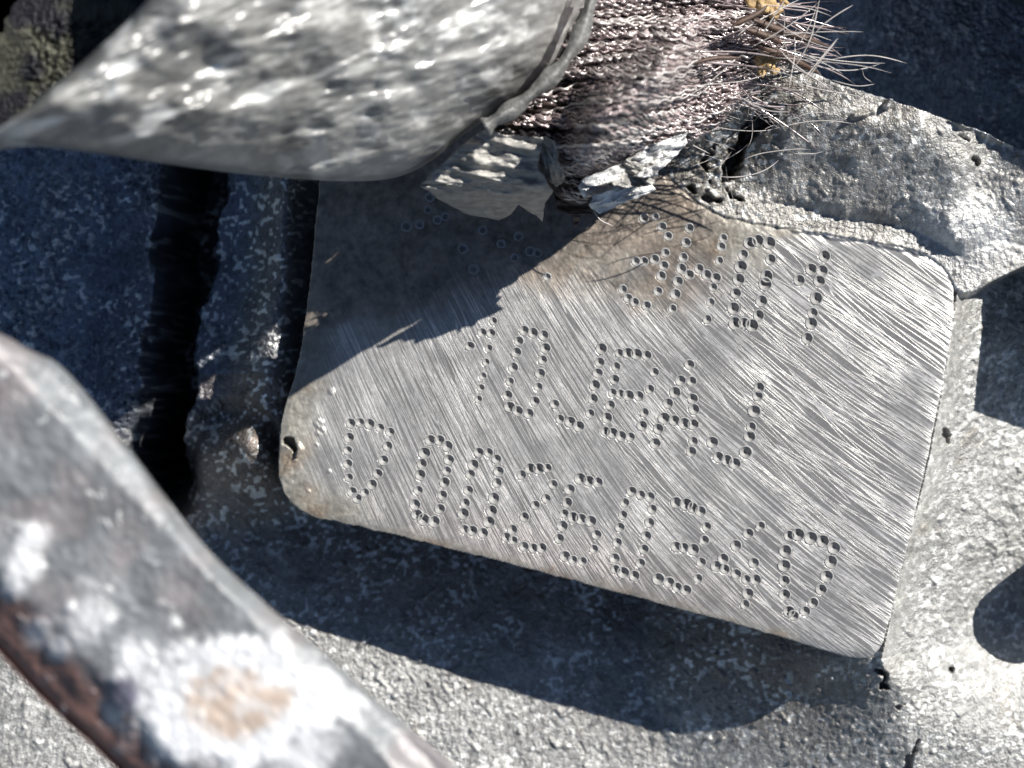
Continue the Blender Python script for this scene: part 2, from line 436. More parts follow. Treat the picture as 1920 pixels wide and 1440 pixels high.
# sparse nodules and holes
nod = np.maximum(fbm(U, V, 17, 1, 51) - 0.92, 0) 
Z = Z + nod * 0.025 * np.where(ispad, raw * 0.12, 1.0) * fine
hol = np.maximum(fbm(U, V, 19, 1, 57) - 1.5, 0)
Z = Z - hol * 0.14 * np.where(ispad, 0, 1.0) * fine

def crack(pl, w, depth):
    global Z
    d, _, _ = pdist(pl, U, V)
    d = d + 7 * fbm(U, V, 18, 3, int(w))
    Z = Z - depth * ss(w, w * 0.25, d)
crack([(1432,222),(1402,252),(1384,285),(1372,318)], 17, 0.30)
crack([(1372,318),(1352,345),(1372,366),(1398,378)], 7, 0.14)
crack([(1340,268),(1318,300),(1330,340)], 6, 0.09)
crack([(1290,350),(1320,372),(1350,375)], 5, 0.08)
crack([(1652,1262),(1670,1274),(1664,1290),(1680,1302)], 7, 0.09)
crack([(1742,1402),(1730,1440),(1712,1480)], 6, 0.06)
crack([(1785,812),(1790,826)], 7, 0.09)
crack([(1780,262),(1800,270)], 6, 0.08)
crack([(1812,304),(1822,308)], 5, 0.07)
crack([(1748,932),(1752,938)], 6, 0.07)
crack([(540,828),(551,842)], 8, 0.10)
crack([(1700,1340),(1712,1332)], 5, 0.06)
crack([(1812,1268),(1820,1264)], 6, 0.07)
# flakes on the rib: a parting-line flash
def bump_line(pl, w, h):
    global Z
    d, _, _ = pdist(pl, U, V)
    Z = Z + h * ss(w, w * 0.2, d + 4 * fbm(U, V, 16, 2, 71))
bump_line([(1765,232),(1820,250),(1878,276)], 13, 0.06)
bump_line([(1585,232),(1620,222)], 7, 0.03)
bump_line([(1645,215),(1655,196)], 6, 0.05)
bump_line([(548,845),(560,832),(566,842),(556,856)], 5, 0.03)
bump_line([(1480,430),(1600,447),(1700,466),(1740,474)], 6, 0.014)
for _ in range(16):
    x, y = random.uniform(528, 640), random.uniform(680, 970)
    bump_line([(x, y), (x + 3, y + 2)], random.uniform(3, 6), 0.006)
# hollows beneath the punch marks
pits = []
for pts, r in CH:
    rr = []
    for (x, y) in pts:
        q = r * random.uniform(0.80, 1.06)
        i0, i1 = np.searchsorted(us, [x - 24, x + 24]); j0, j1 = np.searchsorted(vs, [y - 24, y + 24])
        u_ = U[j0:j1, i0:i1]; v_ = V[j0:j1, i0:i1]
        dd = np.hypot(u_ - x, v_ - y)
        zz = Z[j0:j1, i0:i1]
        zloc = float(np.median(zz[(dd < q + 6)]))
        rr.append((x, y, q, zloc))
    pits.append(rr)
for rr in pits:
    for (x, y, q, zloc) in rr:
        i0, i1 = np.searchsorted(us, [x - 30, x + 30]); j0, j1 = np.searchsorted(vs, [y - 30, y + 30])
        dd = np.hypot(U[j0:j1, i0:i1] - x, V[j0:j1, i0:i1] - y)
        zz = Z[j0:j1, i0:i1]
        w = ss(q + 9, q + 3, dd)
        zz[...] = zz * (1 - w) + zloc * w
for rr in pits:
    for (x, y, q, zloc) in rr:
        i0, i1 = np.searchsorted(us, [x - 24, x + 24]); j0, j1 = np.searchsorted(vs, [y - 24, y + 24])
        dd = np.hypot(U[j0:j1, i0:i1] - x, V[j0:j1, i0:i1] - y)
        zz = Z[j0:j1, i0:i1]
        zz[...] = np.where(dd < q + 0.3, zloc - 0.065, zz)

# ---- colour of the metal (stains, dirt, and some sun and shade painted in)
def c3(c): return np.array(c, f32)[None, None, :]
big = fbm(U, V, 150, 4, 31)[..., None]; med = fbm(U, V, 34, 4, 33)[..., None]; tiny = fbm(U, V, 9, 2, 35)[..., None]
spk = ss(.38, .85, fbm(U + 3 * tiny[..., 0], V, 7.5, 1, 140)) * ss(-.9, .4, fbm(U, V, 60, 3, 141))
col = c3((.32, .318, .305)) * (1 + .10 * big + .12 * med + .22 * tiny)
def mixc(mask, c, k=1.0):
    global col
    m = (np.clip(mask, 0, 1) * k)[..., None]
    col = col * (1 - m) + c3(c) * (1 + .25 * med + .15 * tiny) * m
mixc(ss(30, 0, ribd) * (0.5 + 0.5 * ss(1750, 1500, U)), (.37, .35, .32), .75)
dgr, _, _ = pdist([(1250,330),(1330,300),(1400,260),(1440,180)], U, V)
mixc(ss(110, 30, dgr + 30 * fbm(U, V, 40, 3, 61)), (.12, .11, .095), .9)
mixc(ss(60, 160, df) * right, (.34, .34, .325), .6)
mixc(ss(70, 10, df) * right * (V > 500), (.50, .49, .46), .8)  # sunlit fillet strip brightened in the colour
mixc(np.exp(-(((U - 1820) / 95) ** 2 + ((V - 440) / 70) ** 2)), (.66, .66, .65), .9)  # sun on the rib's rounded end painted as paler metal
mixc(ss(.55, 1.1, fbm(U, V, 60, 4, 41)), (.20, .17, .13), .35)
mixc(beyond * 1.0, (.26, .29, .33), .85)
mixc(wl, (.11, .125, .16), .9)  # bluish shade of the left channel put into its colour
mixc(wl * ss(-90, -200, dg), (.17, .21, .26), .8)  # sky-lit blue of the shaded plateau, likewise painted
mixc(wl * ss(gw + 6, gw - 14, np.abs(dg)), (.045, .045, .05), 1)  # deep shade inside the groove painted near black
mixc(wl * ss(90, 170, dg), (.15, .145, .14), .7)
mixc(ss(262, 190, V) * ss(500, 350, U), (.012, .012, .016), 1)  # shadowed gap behind the sleeve painted almost black
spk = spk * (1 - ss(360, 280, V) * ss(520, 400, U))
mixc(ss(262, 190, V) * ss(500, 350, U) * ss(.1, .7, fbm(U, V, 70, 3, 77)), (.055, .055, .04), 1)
mixc(tail, (.03, .03, .035), 1)  # the groove's painted shade carried on into its tail
pc = c3((.405, .396, .38)) * (1 + .05 * big + .05 * med)
rc = c3((.32, .305, .265)) * (1 + .15 * big + .25 * med + .2 * tiny)
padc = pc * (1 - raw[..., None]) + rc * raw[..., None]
st = ss(.0, .9, fbm(U, V, 46, 4, 81) + 1.3 * np.exp(-(((U - 595) / 45) ** 2 + ((V - 905) / 65) ** 2)) - .3)
padc = padc * (1 - (st * raw * .55)[..., None]) + c3((.25, .165, .10)) * (st * raw * .55)[..., None]
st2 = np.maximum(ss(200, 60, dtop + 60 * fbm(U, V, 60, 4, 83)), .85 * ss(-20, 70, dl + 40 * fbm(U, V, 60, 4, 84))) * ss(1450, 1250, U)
padc = padc * (1 - (st2 * .75)[..., None]) + c3((.21, .165, .13)) * (1 + .4 * med + .3 * tiny) * (st2 * .75)[..., None]  # brown dirt that also darkens the shadowed upper left
pk = np.exp(-(((V - (985 + (U - 650) * .262 - 45)) / 60) ** 2)) * ss(600, 900, U) * ss(1500, 1300, U)
padc = padc * (1 - .3 * pk[..., None] * (1 - c3((1, .84, .80))))
mixc(ss(340, 60, padd + 60 * fbm(U, V, 120, 4, 143)) * (V > 700) * (1 - ss(1500, 1680, U)), (.18, .145, .12), .75)  # dirt brown that deepens the pad's shadow on the floor
mixc(spk, (.70, .70, .68), .8)
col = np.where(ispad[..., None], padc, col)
col = np.clip(col, .004, .9)
RGBA = np.concatenate([col, np.ones_like(col[..., :1])], -1)

# ---- direction of the sanding strokes
xs_ = np.arange(-1000, 3001, 10.0)
th = np.radians(np.interp(xs_, [500, 650, 900, 1100, 1300, 1500, 1700], [69, 67, 63, 57, 46, 39, 34]))
fI = np.concatenate([[0], np.cumsum(np.tan(th)[:-1] * 10)]); sI = np.concatenate([[0], np.cumsum(10 / np.cos(th)[:-1])])
TH = np.interp(U, xs_, th).astype(f32)
wob = 5 * fbm(U, V, 240, 2, 95)
psi = (V - np.interp(U, xs_, fI) + wob * 0.15)
slen = np.interp(U, xs_, sI)
stream = np.stack([slen / 100, psi * 0.62 / 100, np.zeros_like(psi)], -1)
tanv = np.stack([np.cos(TH), -np.sin(TH), np.zeros_like(TH)], -1)

X = (U - 960) / S; Y = (720 - V) / S
CO = np.stack([X, Y, Z], -1).reshape(-1, 3).astype(f32)
idx = np.arange(NU * NV).reshape(NV, NU)
quads = np.stack([idx[1:, :-1], idx[1:, 1:], idx[:-1, 1:], idx[:-1, :-1]], -1).reshape(-1, 4)
# region of each quad
cellz = lambda a: a[:-1, :-1]
reg = np.zeros((NV - 1, NU - 1), np.int8)                 # 0 floor
reg[cellz(wl > 0.45) | cellz(tail > .3)] = 1              # channel side
reg[cellz(right & (U > 1640))] = 2                        # sloping shoulder
reg[cellz((V < 640) & (U > 1500))] = 2
reg[cellz(V < 300)] = 1
reg[cellz((V < 330) & (U > 1500))] = 4
reg[cellz(ribd < 0)] = 3                                  # rib
reg[cellz(beyond & (dc > 6))] = 4                         # deep well
reg[cellz((sdf(pad_poly, U, V) < 4.5) & (ribd > -8))] = 5                # pad
reg = reg.ravel()

casting = thing('engine_casting', 'grey sand-cast aluminium engine housing with a smooth milled pad punched with dotted numbers', 'engine casting')
names = ['casting_floor', 'casting_channel', 'casting_shoulder', 'casting_rib', 'casting_well', 'number_pad']
labels = [None, 'blue-grey shaded channel with a black groove', 'bright rough shoulder beside the milled pad', 'rounded grey rib above the milled pad', 'dark rough hollow beyond the rib', 'milled pad with curved sanding strokes and punched characters']
RG = {}
for k in range(6):
    q = quads[reg == k]
    if not len(q): continue
    used = np.zeros(NU * NV, bool); used[q.ravel()] = True
    remap = np.cumsum(used) - 1
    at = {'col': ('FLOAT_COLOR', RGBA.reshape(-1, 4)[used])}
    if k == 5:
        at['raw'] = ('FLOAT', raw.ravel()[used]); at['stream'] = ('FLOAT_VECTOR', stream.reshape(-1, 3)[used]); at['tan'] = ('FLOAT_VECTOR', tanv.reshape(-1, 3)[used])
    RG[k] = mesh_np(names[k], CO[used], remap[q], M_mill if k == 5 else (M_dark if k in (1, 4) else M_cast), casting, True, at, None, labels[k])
pad = RG[5]

def uv(x, y): return ((x - 960) / S, (720 - y) / S)
# punched characters: shallow cones with a raised burr
NS = 18
for ci, rr in enumerate(pits):
    mx_, my_ = np.mean([p[0] for p in rr]), np.mean([p[1] for p in rr])
    che = bpy.data.objects.new('punched_character', None); che.empty_display_size = .05
    che.location = uv(mx_, my_) + (PZ,)
    link(che, casting)
    for (x, y, q, z) in rr:
        cos, fcs = [], []
        cx, cy = (x - mx_) / S, (my_ - y) / S
        kf = 9.5 / q / S * random.uniform(.92, 1.30)
        prof = [(q + 2.6, -.0015), (q + 1.5, .0030), (q + .35, .0042), (q, .0030), (q - .4, -.4 * kf), (q * .55, -(q * .45 - .4) * kf), (q * .14, -(q * .86 - .4) * kf)]
        ph = random.uniform(0, 6.28); ec = random.uniform(.94, 1.06); sk = random.uniform(-.12, .12); sk2 = random.uniform(-.12, .12)
        for n_, (r, dz) in enumerate(prof):
            for s in range(NS):
                a = 2 * math.pi * s / NS + ph
                j = 1 + random.uniform(-.05, .05)
                o = n_ / 6.0 * q
                cos.append((cx + (r * j * math.cos(a) * ec + sk * o) / S, cy + (r * j * math.sin(a) + sk2 * o) / S, z - PZ + dz * q / 9.5))
        for i in range(len(prof) - 1):
            for s in range(NS):
                t = (s + 1) % NS
                fcs.append((i * NS + s, i * NS + t, (i + 1) * NS + t, (i + 1) * NS + s))
        c = len(cos); cos.append((cx + sk * q / S, cy + sk2 * q / S, z - PZ - (q * .93 - .4) * kf * q / 9.5))
        l = (len(prof) - 1) * NS
        for s in range(0, NS, 2):
            fcs.append((l + s, l + (s + 1) % NS, l + (s + 2) % NS, c))
        mesh_np('punch_mark', np.array(cos), np.array(fcs), M_pit, che, True)

# parts of the casting just past the frame, whose shade falls into the picture
def prism(name, poly, z0, z1, mat, parent, bev=0.05, colr=(.3, .3, .28), nse=0.012):
    c = np.mean(np.array(poly), 0)
    rings = []
    P = np.array(poly, float)
    # resample
    pts = []
    n = len(P)
    for i in range(n):
        a, b = P[i], P[(i + 1) % n]
        m = max(2, int(np.hypot(*(b - a)) / 0.08))
        for t in range(m): pts.append(a + (b - a) * t / m)
    P = np.array(pts); n = len(P)
    levels = [(z0, 0)] + [(z0 + (z1 - bev - z0) * t / 6, 0) for t in range(1, 7)] + [(z1 - bev + bev * math.sin(a), bev * (1 - math.cos(a))) for a in (.5, 1.0, 1.57)]
    dirs = c - P; ln = np.linalg.norm(dirs, axis=1)[:, None]; dirs = dirs / ln
    co, fc = [], []
    for (z, ins) in levels:
        q = P + dirs * ins
        co.append(np.column_stack([q, np.full(n, z)]))
    for k in np.linspace(.8, 0.02, 7):
        q = c + (P + dirs * bev - c) * k
        co.append(np.column_stack([q, np.full(n, z1)]))
    L_ = len(co)
    co = np.concatenate(co)
    co = co + np.stack([fbm(co[:, 2] * S + co[:, 0] * 90, co[:, 1] * S, 40, 3, s) * nse for s in (1, 2, 3)], -1)
    for i in range(L_ - 1):
        for j in range(n):
            k = (j + 1) % n
            fc.append((i * n + j, i * n + k, (i + 1) * n + k, (i + 1) * n + j))
    rgba = np.tile(np.array([*colr, 1.0]), (len(co), 1))
    return mesh_np(name, co, np.array(fc), mat, parent, True, {'col': ('FLOAT_COLOR', rgba)})

def uv(x, y): return ((x - 960) / S, (720 - y) / S)
prism('casting_web', [uv(2005, 385), uv(2160, 340), uv(2200, 640), uv(2012, 650)], -.3, 1.0, M_cast, casting)
cb = [uv(2056 + 84 * math.cos(a), 1100 + 74 * math.sin(a)) for a in np.linspace(0, 2 * math.pi, 28, endpoint=False)]
prism('bolt_boss', cb[::-1], -.4, .62, M_cast, casting)
prism('casting_wall', [uv(1700, -660), uv(2900, -200), uv(2900, 330), uv(2270, 160), uv(2000, -10), uv(1640, -150)][::-1], -1.2, 1.86, M_cast, casting)

# ------------------------------------------------------------------ inflated bodies (sleeve, lever)
def body(name, outline, ztop, thick, redge, mat, parent, colf, n=900, rings=150, centre=None, disp=None, bevel=None):
    P = np.array(outline, float); m = len(P)
    seg = np.linalg.norm(np.roll(P, -1, 0) - P, axis=1); cum = np.concatenate([[0], np.cumsum(seg)])
    t = np.linspace(0, cum[-1], n, endpoint=False); PP = np.vstack([P, P[:1]])
    Q = np.column_stack([np.interp(t, cum, PP[:, 0]), np.interp(t, cum, PP[:, 1])])
    c = np.array(centre if centre else Q.mean(0))
    ln = np.linalg.norm(Q - c, axis=1)
    ks = 1 - (np.linspace(0, 1, rings) ** 1.35)
    co, px = [], []
    for k in ks[:-1]:
        q = c + (Q - c) * k
        d = (1 - k) * ln
        f = np.clip(d / redge, 0, 1)
        drop = redge / S * (1 - np.sqrt(np.clip(1 - (1 - f) ** 2, 0, 1)))
        z = ztop(q[:, 0], q[:, 1]) - drop * .9
        if bevel: z = z - bevel(q[:, 0], q[:, 1])
        if disp: z = z + disp(q[:, 0], q[:, 1], f)
        kk = (CZ - z) / D
        kk0 = (CZ - ztop(q[:, 0], q[:, 1])) / D
        co.append(np.column_stack([(q[:, 0] - 960) / S * kk, (720 - q[:, 1]) / S * kk, z])); px.append(q)
    top = len(co)
    for (k, dz) in ((1.0, .25), (.99, .6), (.96, .85), (.88, 1.0), (.6, 1.02), (.3, 1.02), (.02, 1.02)):
        q = c + (Q - c) * k
        z0 = ztop(q[:, 0], q[:, 1]); kk0 = (CZ - z0 + redge / S * .9 + (bevel(q[:, 0], q[:, 1]) if bevel else 0)) / D
        z = z0 - redge / S * .9 * (1 if dz < 1 else 1) - thick * dz
        co.insert(0, np.column_stack([(q[:, 0] - 960) / S * kk0, (720 - q[:, 1]) / S * kk0, z])); px.insert(0, q)
    R = len(co); co = np.concatenate(co); px = np.concatenate(px)
    i = np.arange(R - 1)[:, None] * n; j = np.arange(n)[None, :]; k = (j + 1) % n
    F = np.stack([i + j, i + k, i + n + k, i + n + j], -1).reshape(-1, 4)
    area = np.sum(Q[:, 0] * np.roll(Q[:, 1], -1) - np.roll(Q[:, 0], -1) * Q[:, 1])
    if area > 0: F = F[:, ::-1]
    cc = colf(px[:, 0], px[:, 1])
    rgba = np.column_stack([cc, np.ones(len(cc))])
    return mesh_np(name, co, F, mat, parent, True, {'col': ('FLOAT_COLOR', rgba)})

sleeve = thing('frayed_sleeve', 'thick grey foil-faced insulation sleeve, torn open with brown fibres spilling onto the pad', 'insulation sleeve')
def sl_z(x, y): return 2.45 + np.clip((900 - x) / 900, -0.3, 2) * 2.3 + np.clip((160 - y) / 500, -.3, 2) * 1.0
def sl_disp(x, y, f):
    xr = x * .94 + y * -.34; yr = x * .34 + y * .94
    return .04 * fbm(xr / 2.6, yr, 30, 3, 3) + .05 * fbm(x, y, 110, 2, 5) + .10 * np.exp(-((y - (90 + (x - 500) * .1)) / 140) ** 2)
def sl_col(x, y):
    xr = x * .94 + y * -.34; yr = x * .34 + y * .94
    a = fbm(xr / 3.2, yr, 30, 2, 7); b = fbm(x, y, 120, 3, 9); c = fbm(x, y, 20, 3, 10)
    edge = np.exp(-((x * .65 + y * .76 - 188 + 20 * b) / 26) ** 2) * (x < 330)  # highlight along the left edge, painted into the colour
    g = .30 + .09 * b + .05 * c + .75 * ss(.30, 1.0, a) * ss(760, 300, x) * ss(310, 200, y - x * .05) + .30 * ss(.1, .8, fbm(x, y, 34, 3, 12)) * ss(300, 800, x) + .6 * edge * ss(-.3, .4, fbm(x, y, 50, 2, 19))  # streaked highlights are painted into the grey as well
    g = np.clip(g, .1, .88)
    return np.column_stack([g * 1.0, g * .995, g * .96])
outl = smooth_poly([(-60,276),(0,262),(60,266),(180,282),(300,302),(450,322),(600,334),(700,335),(760,322),(815,290),(860,250),(900,222),(960,190),(1030,135),(1070,80),(1095,20),(1130,-60),(1250,-260),(1500,-560),(1500,-900),(800,-900),(640,-500),(420,-180),(280,0),(203,75),(105,160),(0,243),(-60,268)], 2)
M_sleeve = cast_material('foil_faced_felt', metal=0.35, speck=0.2, bump=0.35, bscale=18, rough=0.36)
body('sleeve_cover', outl, sl_z, 0.55, 170, M_sleeve, sleeve, sl_col, n=1000, rings=170, centre=(760, -120), disp=sl_disp)

lever = thing('corroded_lever', 'pale blurred alloy lever across the lower left, crusted white round a tan spot', 'lever')
def lv_s(x, y): return .72 * x - .69 * y
def lv_z(x, y): return 4.3 + 0.0 * x
def lv_bev(x, y): 
    s = lv_s(x, y)
    return .12 * ss(-725, -830, s + 10 * fbm(x, y, 60, 2, 8)) + .10 * ss(-470, -400, s)
def crust(x, y):
    w = 22 * fbm(x, y, 46, 4, 3)
    e = np.hypot((x - 445) / 195, (y - 1320) / 125) + w / 90
    m = ss(1.22, .78, e)
    for (a, b, r) in ((165,1170,46),(70,1190,26),(110,1215,22),(250,1235,40),(200,1160,20),(40,1060,26),(60,1010,20),(560,1400,70),(330,1170,14),(130,1140,16),(20,1100,22),(210,1330,24),(225,1270,16),(610,1420,30)):
        m = np.maximum(m, .75 * ss(1.5, .2, np.hypot(x - a, y - b) / r / 1.2 + w / 40))
    m = np.maximum(m, ss(.72, 1.0, fbm(x, y, 24, 3, 17)) * ss(520, 150, x) * .4)
    return m
def lv_disp(x, y, f): return .012 * fbm(x, y, 110, 2, 2) + .02 * crust(x, y) + .003 * fbm(x, y, 14, 2, 4)
def lv_col(x, y):
    b = fbm(x, y, 120, 4, 21); c = fbm(x, y, 26, 4, 22)
    base = np.array([.165, .175, .183])[None] * (1 + .16 * b + .18 * c)[:, None]
    wm = (ss(-.2, .8, fbm(x, y, 100, 3, 24)) * .55)[:, None]
    base = base * (1 - wm) + np.array([.27, .235, .235])[None] * wm
    s = lv_s(x, y)
    u = ss(-735, -775, s + 12 * fbm(x, y, 30, 3, 25))[:, None]
    base = base * (1 - u) + np.array([.20, .115, .095])[None] * u
    cm = crust(x, y)[:, None]
    base = base * (1 - cm) + np.array([.68, .69, .70])[None] * cm
    t = ss(1.1, .7, np.hypot((x - 440) / 110, (y - 1315) / 72) + .25 * fbm(x, y, 34, 4, 27))[:, None] * (.55 + .45 * ss(-.5, .5, fbm(x, y, 22, 3, 28)))[:, None]
    base = base * (1 - t) + np.array([.46, .375, .31])[None] * t
    h = ss(46, 20, np.hypot(x - 232, y - 1305) + 8 * c)[:, None]
    base = base * (1 - h) + np.array([.12, .12, .16])[None] * h
    return base
outb = smooth_poly([(-300,560),(-120,590),(0,622),(60,660),(112,678),(210,800),(300,925),(380,1030),(455,1100),(530,1162),(700,1308),(860,1442),(1100,1640),(900,1800),(520,1760),(230,1442),(82,1310),(-12,1205),(-300,890)], 2)
M_lever = cast_material('corroded_alloy', metal=0.1, speck=0.15, bump=0.25, bscale=16, rough=0.5)
body('lever_arm', outb, lv_z, 0.25, 34, M_lever, lever, lv_col, n=900, rings=160, centre=(330, 1180), disp=lv_disp, bevel=lv_bev)

# ------------------------------------------------------------------ fibres
def tubes(name, paths, radii, mat, parent, sides=3, kind=None, label=None):
    co, fc = [], []; off = 0
    for path, r in zip(paths, radii):
        p = np.asarray(path, float); n = len(p)
        tg = np.gradient(p, axis=0); tg /= np.linalg.norm(tg, axis=1)[:, None] + 1e-9
        up = np.array([0, 0, 1.0]); a = np.cross(tg, up); a /= np.linalg.norm(a, axis=1)[:, None] + 1e-9; b = np.cross(tg, a)
        rr = r * np.minimum(1, np.minimum(np.arange(n) + .35, n - 1 - np.arange(n) + .35) / 2.0)
        for s in range(sides):
            ang = 2 * math.pi * s / sides
            co.append((p + (a * math.cos(ang) + b * math.sin(ang)) * rr[:, None]))
        i = np.arange(n - 1)
        for s in range(sides):
            t = (s + 1) % sides
            fc.append(np.column_stack([off + s * n + i, off + s * n + i + 1, off + t * n + i + 1, off + t * n + i]))
        off += sides * n
    return mesh_np(name, np.concatenate(co), np.concatenate(fc), mat, parent, True, None, kind, label)

# core mound that carries the fibres
mound_o = smooth_poly([(1060,60),(1110,-60),(1300,-120),(1440,-40),(1462,40),(1440,110),(1400,160),(1360,230),(1290,262),(1235,318),(1110,352),(1098,388),(1045,372),(1020,330),(990,300),(940,262),(905,235),(985,180)], 2)
def mo_z(x, y):
    b = 1.37 + .52 * ss(1450, 1060, x)
    sx = .6 * (960 + (x - 960) * .9) + .8 * (720 + (y - 720) * .9)
    b = b + .73 * np.exp(-((sx - 884) / 45.0) ** 2) * ss(1040, 1130, x) * ss(1340, 1230, x)
    return b - .46 * ss(268, 345, y)
def mo_disp(x, y, f):
    return .05 * fbm(x / 3, y, 16, 3, 3) + .06 * fbm(x, y, 70, 3, 4) - .20 * np.exp(-(((x - 1165 - (230 - y) * .35) / 14) ** 2)) * ss(90, 170, y) * ss(275, 245, y)
body('fibre_core', mound_o, mo_z, 0.35, 46, M_fibre_core, sleeve, lambda x, y: np.full((len(x), 3), .05), n=420, rings=70, centre=(1180, 140), disp=mo_disp)

mo_arr = mound_o
def inside(x, y, poly=mound_o):
    c = False; n = len(poly)
    for i in range(n):
        x0, y0 = poly[i]; x1, y1 = poly[(i + 1) % n]
        if (y0 > y) != (y1 > y) and x < (x1 - x0) * (y - y0) / (y1 - y0) + x0: c = not c
    return c
paths, radii = [], []
rs = random.Random(3)
cnt = 0
while cnt < 2500:
    x = rs.uniform(900, 1480); y = rs.uniform(-90, 395)
    if not inside(x, y): continue
    cnt += 1
    # direction field: mostly rightward, fanning up at the upper right and down near the flaps
    L_ = rs.uniform(60, 230); n = int(L_ / 5) + 4
    nz = lambda k, sx, sy: float(vn(np.array([x / sx]), np.array([y / sy]), k)[0])
    ang0 = -0.08 - .30 * (x - 1000) / 450 * ss(60, 200, y) + .22 * nz(201, 90, 26) + rs.gauss(0, .05)
    if y > 250 and x < 1120: ang0 += .30
    wa = 2.8 + 2.0 * nz(202, 80, 14); wl_ = 30 + 14 * nz(203, 70, 10); wp = 6.0 * nz(204, 60, 9) + rs.gauss(0, .35)
    z0 = rs.uniform(-.02, .07) + .10 * nz(205, 110, 11)
    pts = []
    px_, py_ = x, y; ang = ang0
    bend = .004 * nz(206, 100, 30) + rs.gauss(0, .0015)
    for k in range(n):
        s = k * 5.0
        ang += bend
        px_ += 5 * math.cos(ang); py_ += 5 * math.sin(ang)
        if k > 3 and not inside(px_, py_): break
        ph = s / wl_ * 6.28 + wp
        o = wa * math.sin(ph) + .8 * math.sin(ph * 2.3 + wp)
        pts.append((px_ - math.sin(ang) * o, py_ + math.cos(ang) * o, z0 + .020 * math.sin(ph + 1.2)))
    if len(pts) < 4: continue
    pa = np.array(pts); zz = mo_z(pa[:, 0], pa[:, 1]) + pa[:, 2]
    paths.append([W(p[0], p[1], q) for p, q in zip(pa, zz)]); radii.append(rs.uniform(.0045, .0115))
pal = [i for i in range(len(paths)) if i % 6 == 0]
M_pale = simple('glint_fibre', (0.62, 0.58, 0.56), 0.3, 0.3, 9, 0.35, 0.0)  # glints on the fibres drawn as pale copies of some strands
tubes('glint_fibres', [[(x, y, z + .03) for x, y, z in paths[i]] for i in pal], [radii[i] * .75 for i in pal], M_pale, sleeve, 3, 'stuff', 'pale strands over the brown fibres, standing in for their glints')
tubes('fibre_bundle', paths, radii, M_fibre, sleeve, 3, 'stuff', 'dense mass of wavy glinting brown fibres')

# dark slivers among the fibres
def strand(x0, y0, x1, y1, z0, z1, sag=0.0, n=10, wob=0.0, sd_=0):
    r = random.Random(sd_); out = []
    ph = r.uniform(0, 6); nx, ny = -(y1 - y0), (x1 - x0); l = math.hypot(nx, ny) + 1e-6; nx /= l; ny /= l
    for k in range(n):
        t = k / (n - 1)
        o = sag * 4 * t * (1 - t) + wob * math.sin(t * 7 + ph)
        out.append(W(x0 + (x1 - x0) * t + nx * o, y0 + (y1 - y0) * t + ny * o, z0 + (z1 - z0) * t))
    return out
sliv = [(1405,35,1545,85,1.72,1.5,7),(1395,52,1470,82,1.7,1.6,6),(1412,78,1520,128,1.62,1.45,8),(1430,95,1538,138,1.6,1.4,6),(1232,135,1168,252,1.95,1.6,6),(1225,150,1190,250,1.9,1.62,4),(1060,245,1150,262,1.68,1.6,4),(1300,118,1390,108,1.85,1.75,4),(1150,150,1260,125,1.9,1.9,4),(1370,50,1440,10,1.8,1.75,5)]
for i, (a, b, c, d, e, f, r) in enumerate(sliv):
    tubes('sliver', [strand(a, b, c, d, e, f, rs.uniform(-4, 4), 9, 1, i)], [r / S], M_straw, sleeve, 6)
# single stray fibres
fl = [(1448,110,1672,138,-8),(1500,100,1660,118,6),(1460,92,1560,170,4),(1512,150,1572,70,0),(1504,152,1570,72,0),(1410,88,1538,2,5),(1490,130,1538,0,6),(1497,85,1530,15,3),(1470,60,1560,75,-4),(1450,70,1620,60,-5),(1380,70,1500,0,-6),(1300,160,1440,138,6),(1330,205,1470,240,-22),(1340,235,1462,238,10),(1465,238,1600,232,-8),(1480,150,1612,180,4),(1440,130,1535,166,-3),(1520,120,1650,120,12),(1560,110,1700,118,-9),(1455,40,1560,92,6),(1260,190,1370,120,8),(1250,210,1350,140,4),(1180,195,1290,180,9),(930,245,1080,150,-10),(940,248,1045,175,8),(985,120,1090,70,6),(1110,395,1148,426,2),(1240,215,1330,290,6),(1280,230,1372,178,-6),(1385,180,1480,210,9),(1470,20,1480,110,4),(1420,10,1560,30,-7),(1100,200,1230,190,-6),(1480,165,1490,60,3),(1530,60,1600,10,-4),(1560,150,1640,158,6),(1350,330,1460,300,14),(1395,300,1520,282,-9),(1480,95,1580,140,-6),(1430,60,1470,0,2)]
for i, (a, b, c, d, sg) in enumerate(fl):
    z0 = 1.75 if b < 200 else 1.5
    if b > 380: z0 = 1.15
    tubes('stray_fibre', [strand(a, b, c, d, z0, z0 - rs.uniform(.0, .25), sg, 12, rs.uniform(0, 2), i)], [rs.uniform(.7, 1.4) / S], M_loose, sleeve, 4)
# fine fuzz on the rib and round the bundle
fz, fr = [], []
for i in range(90):
    x = rs.gauss(1390, 75); y = rs.gauss(150, 90)
    if y > 330 or x < 1200: continue
    a = rs.gauss(-.1, .9); l = rs.uniform(20, 90)
    fz.append(strand(x, y, x + l * math.cos(a), y + l * math.sin(a), rs.uniform(1.3, 1.6), rs.uniform(1.2, 1.45), rs.uniform(-8, 8), 8, 1, i)); fr.append(rs.uniform(.4, .8) / S)
tubes('fibre_fuzz', fz, fr, M_loose, sleeve, 3, 'stuff')

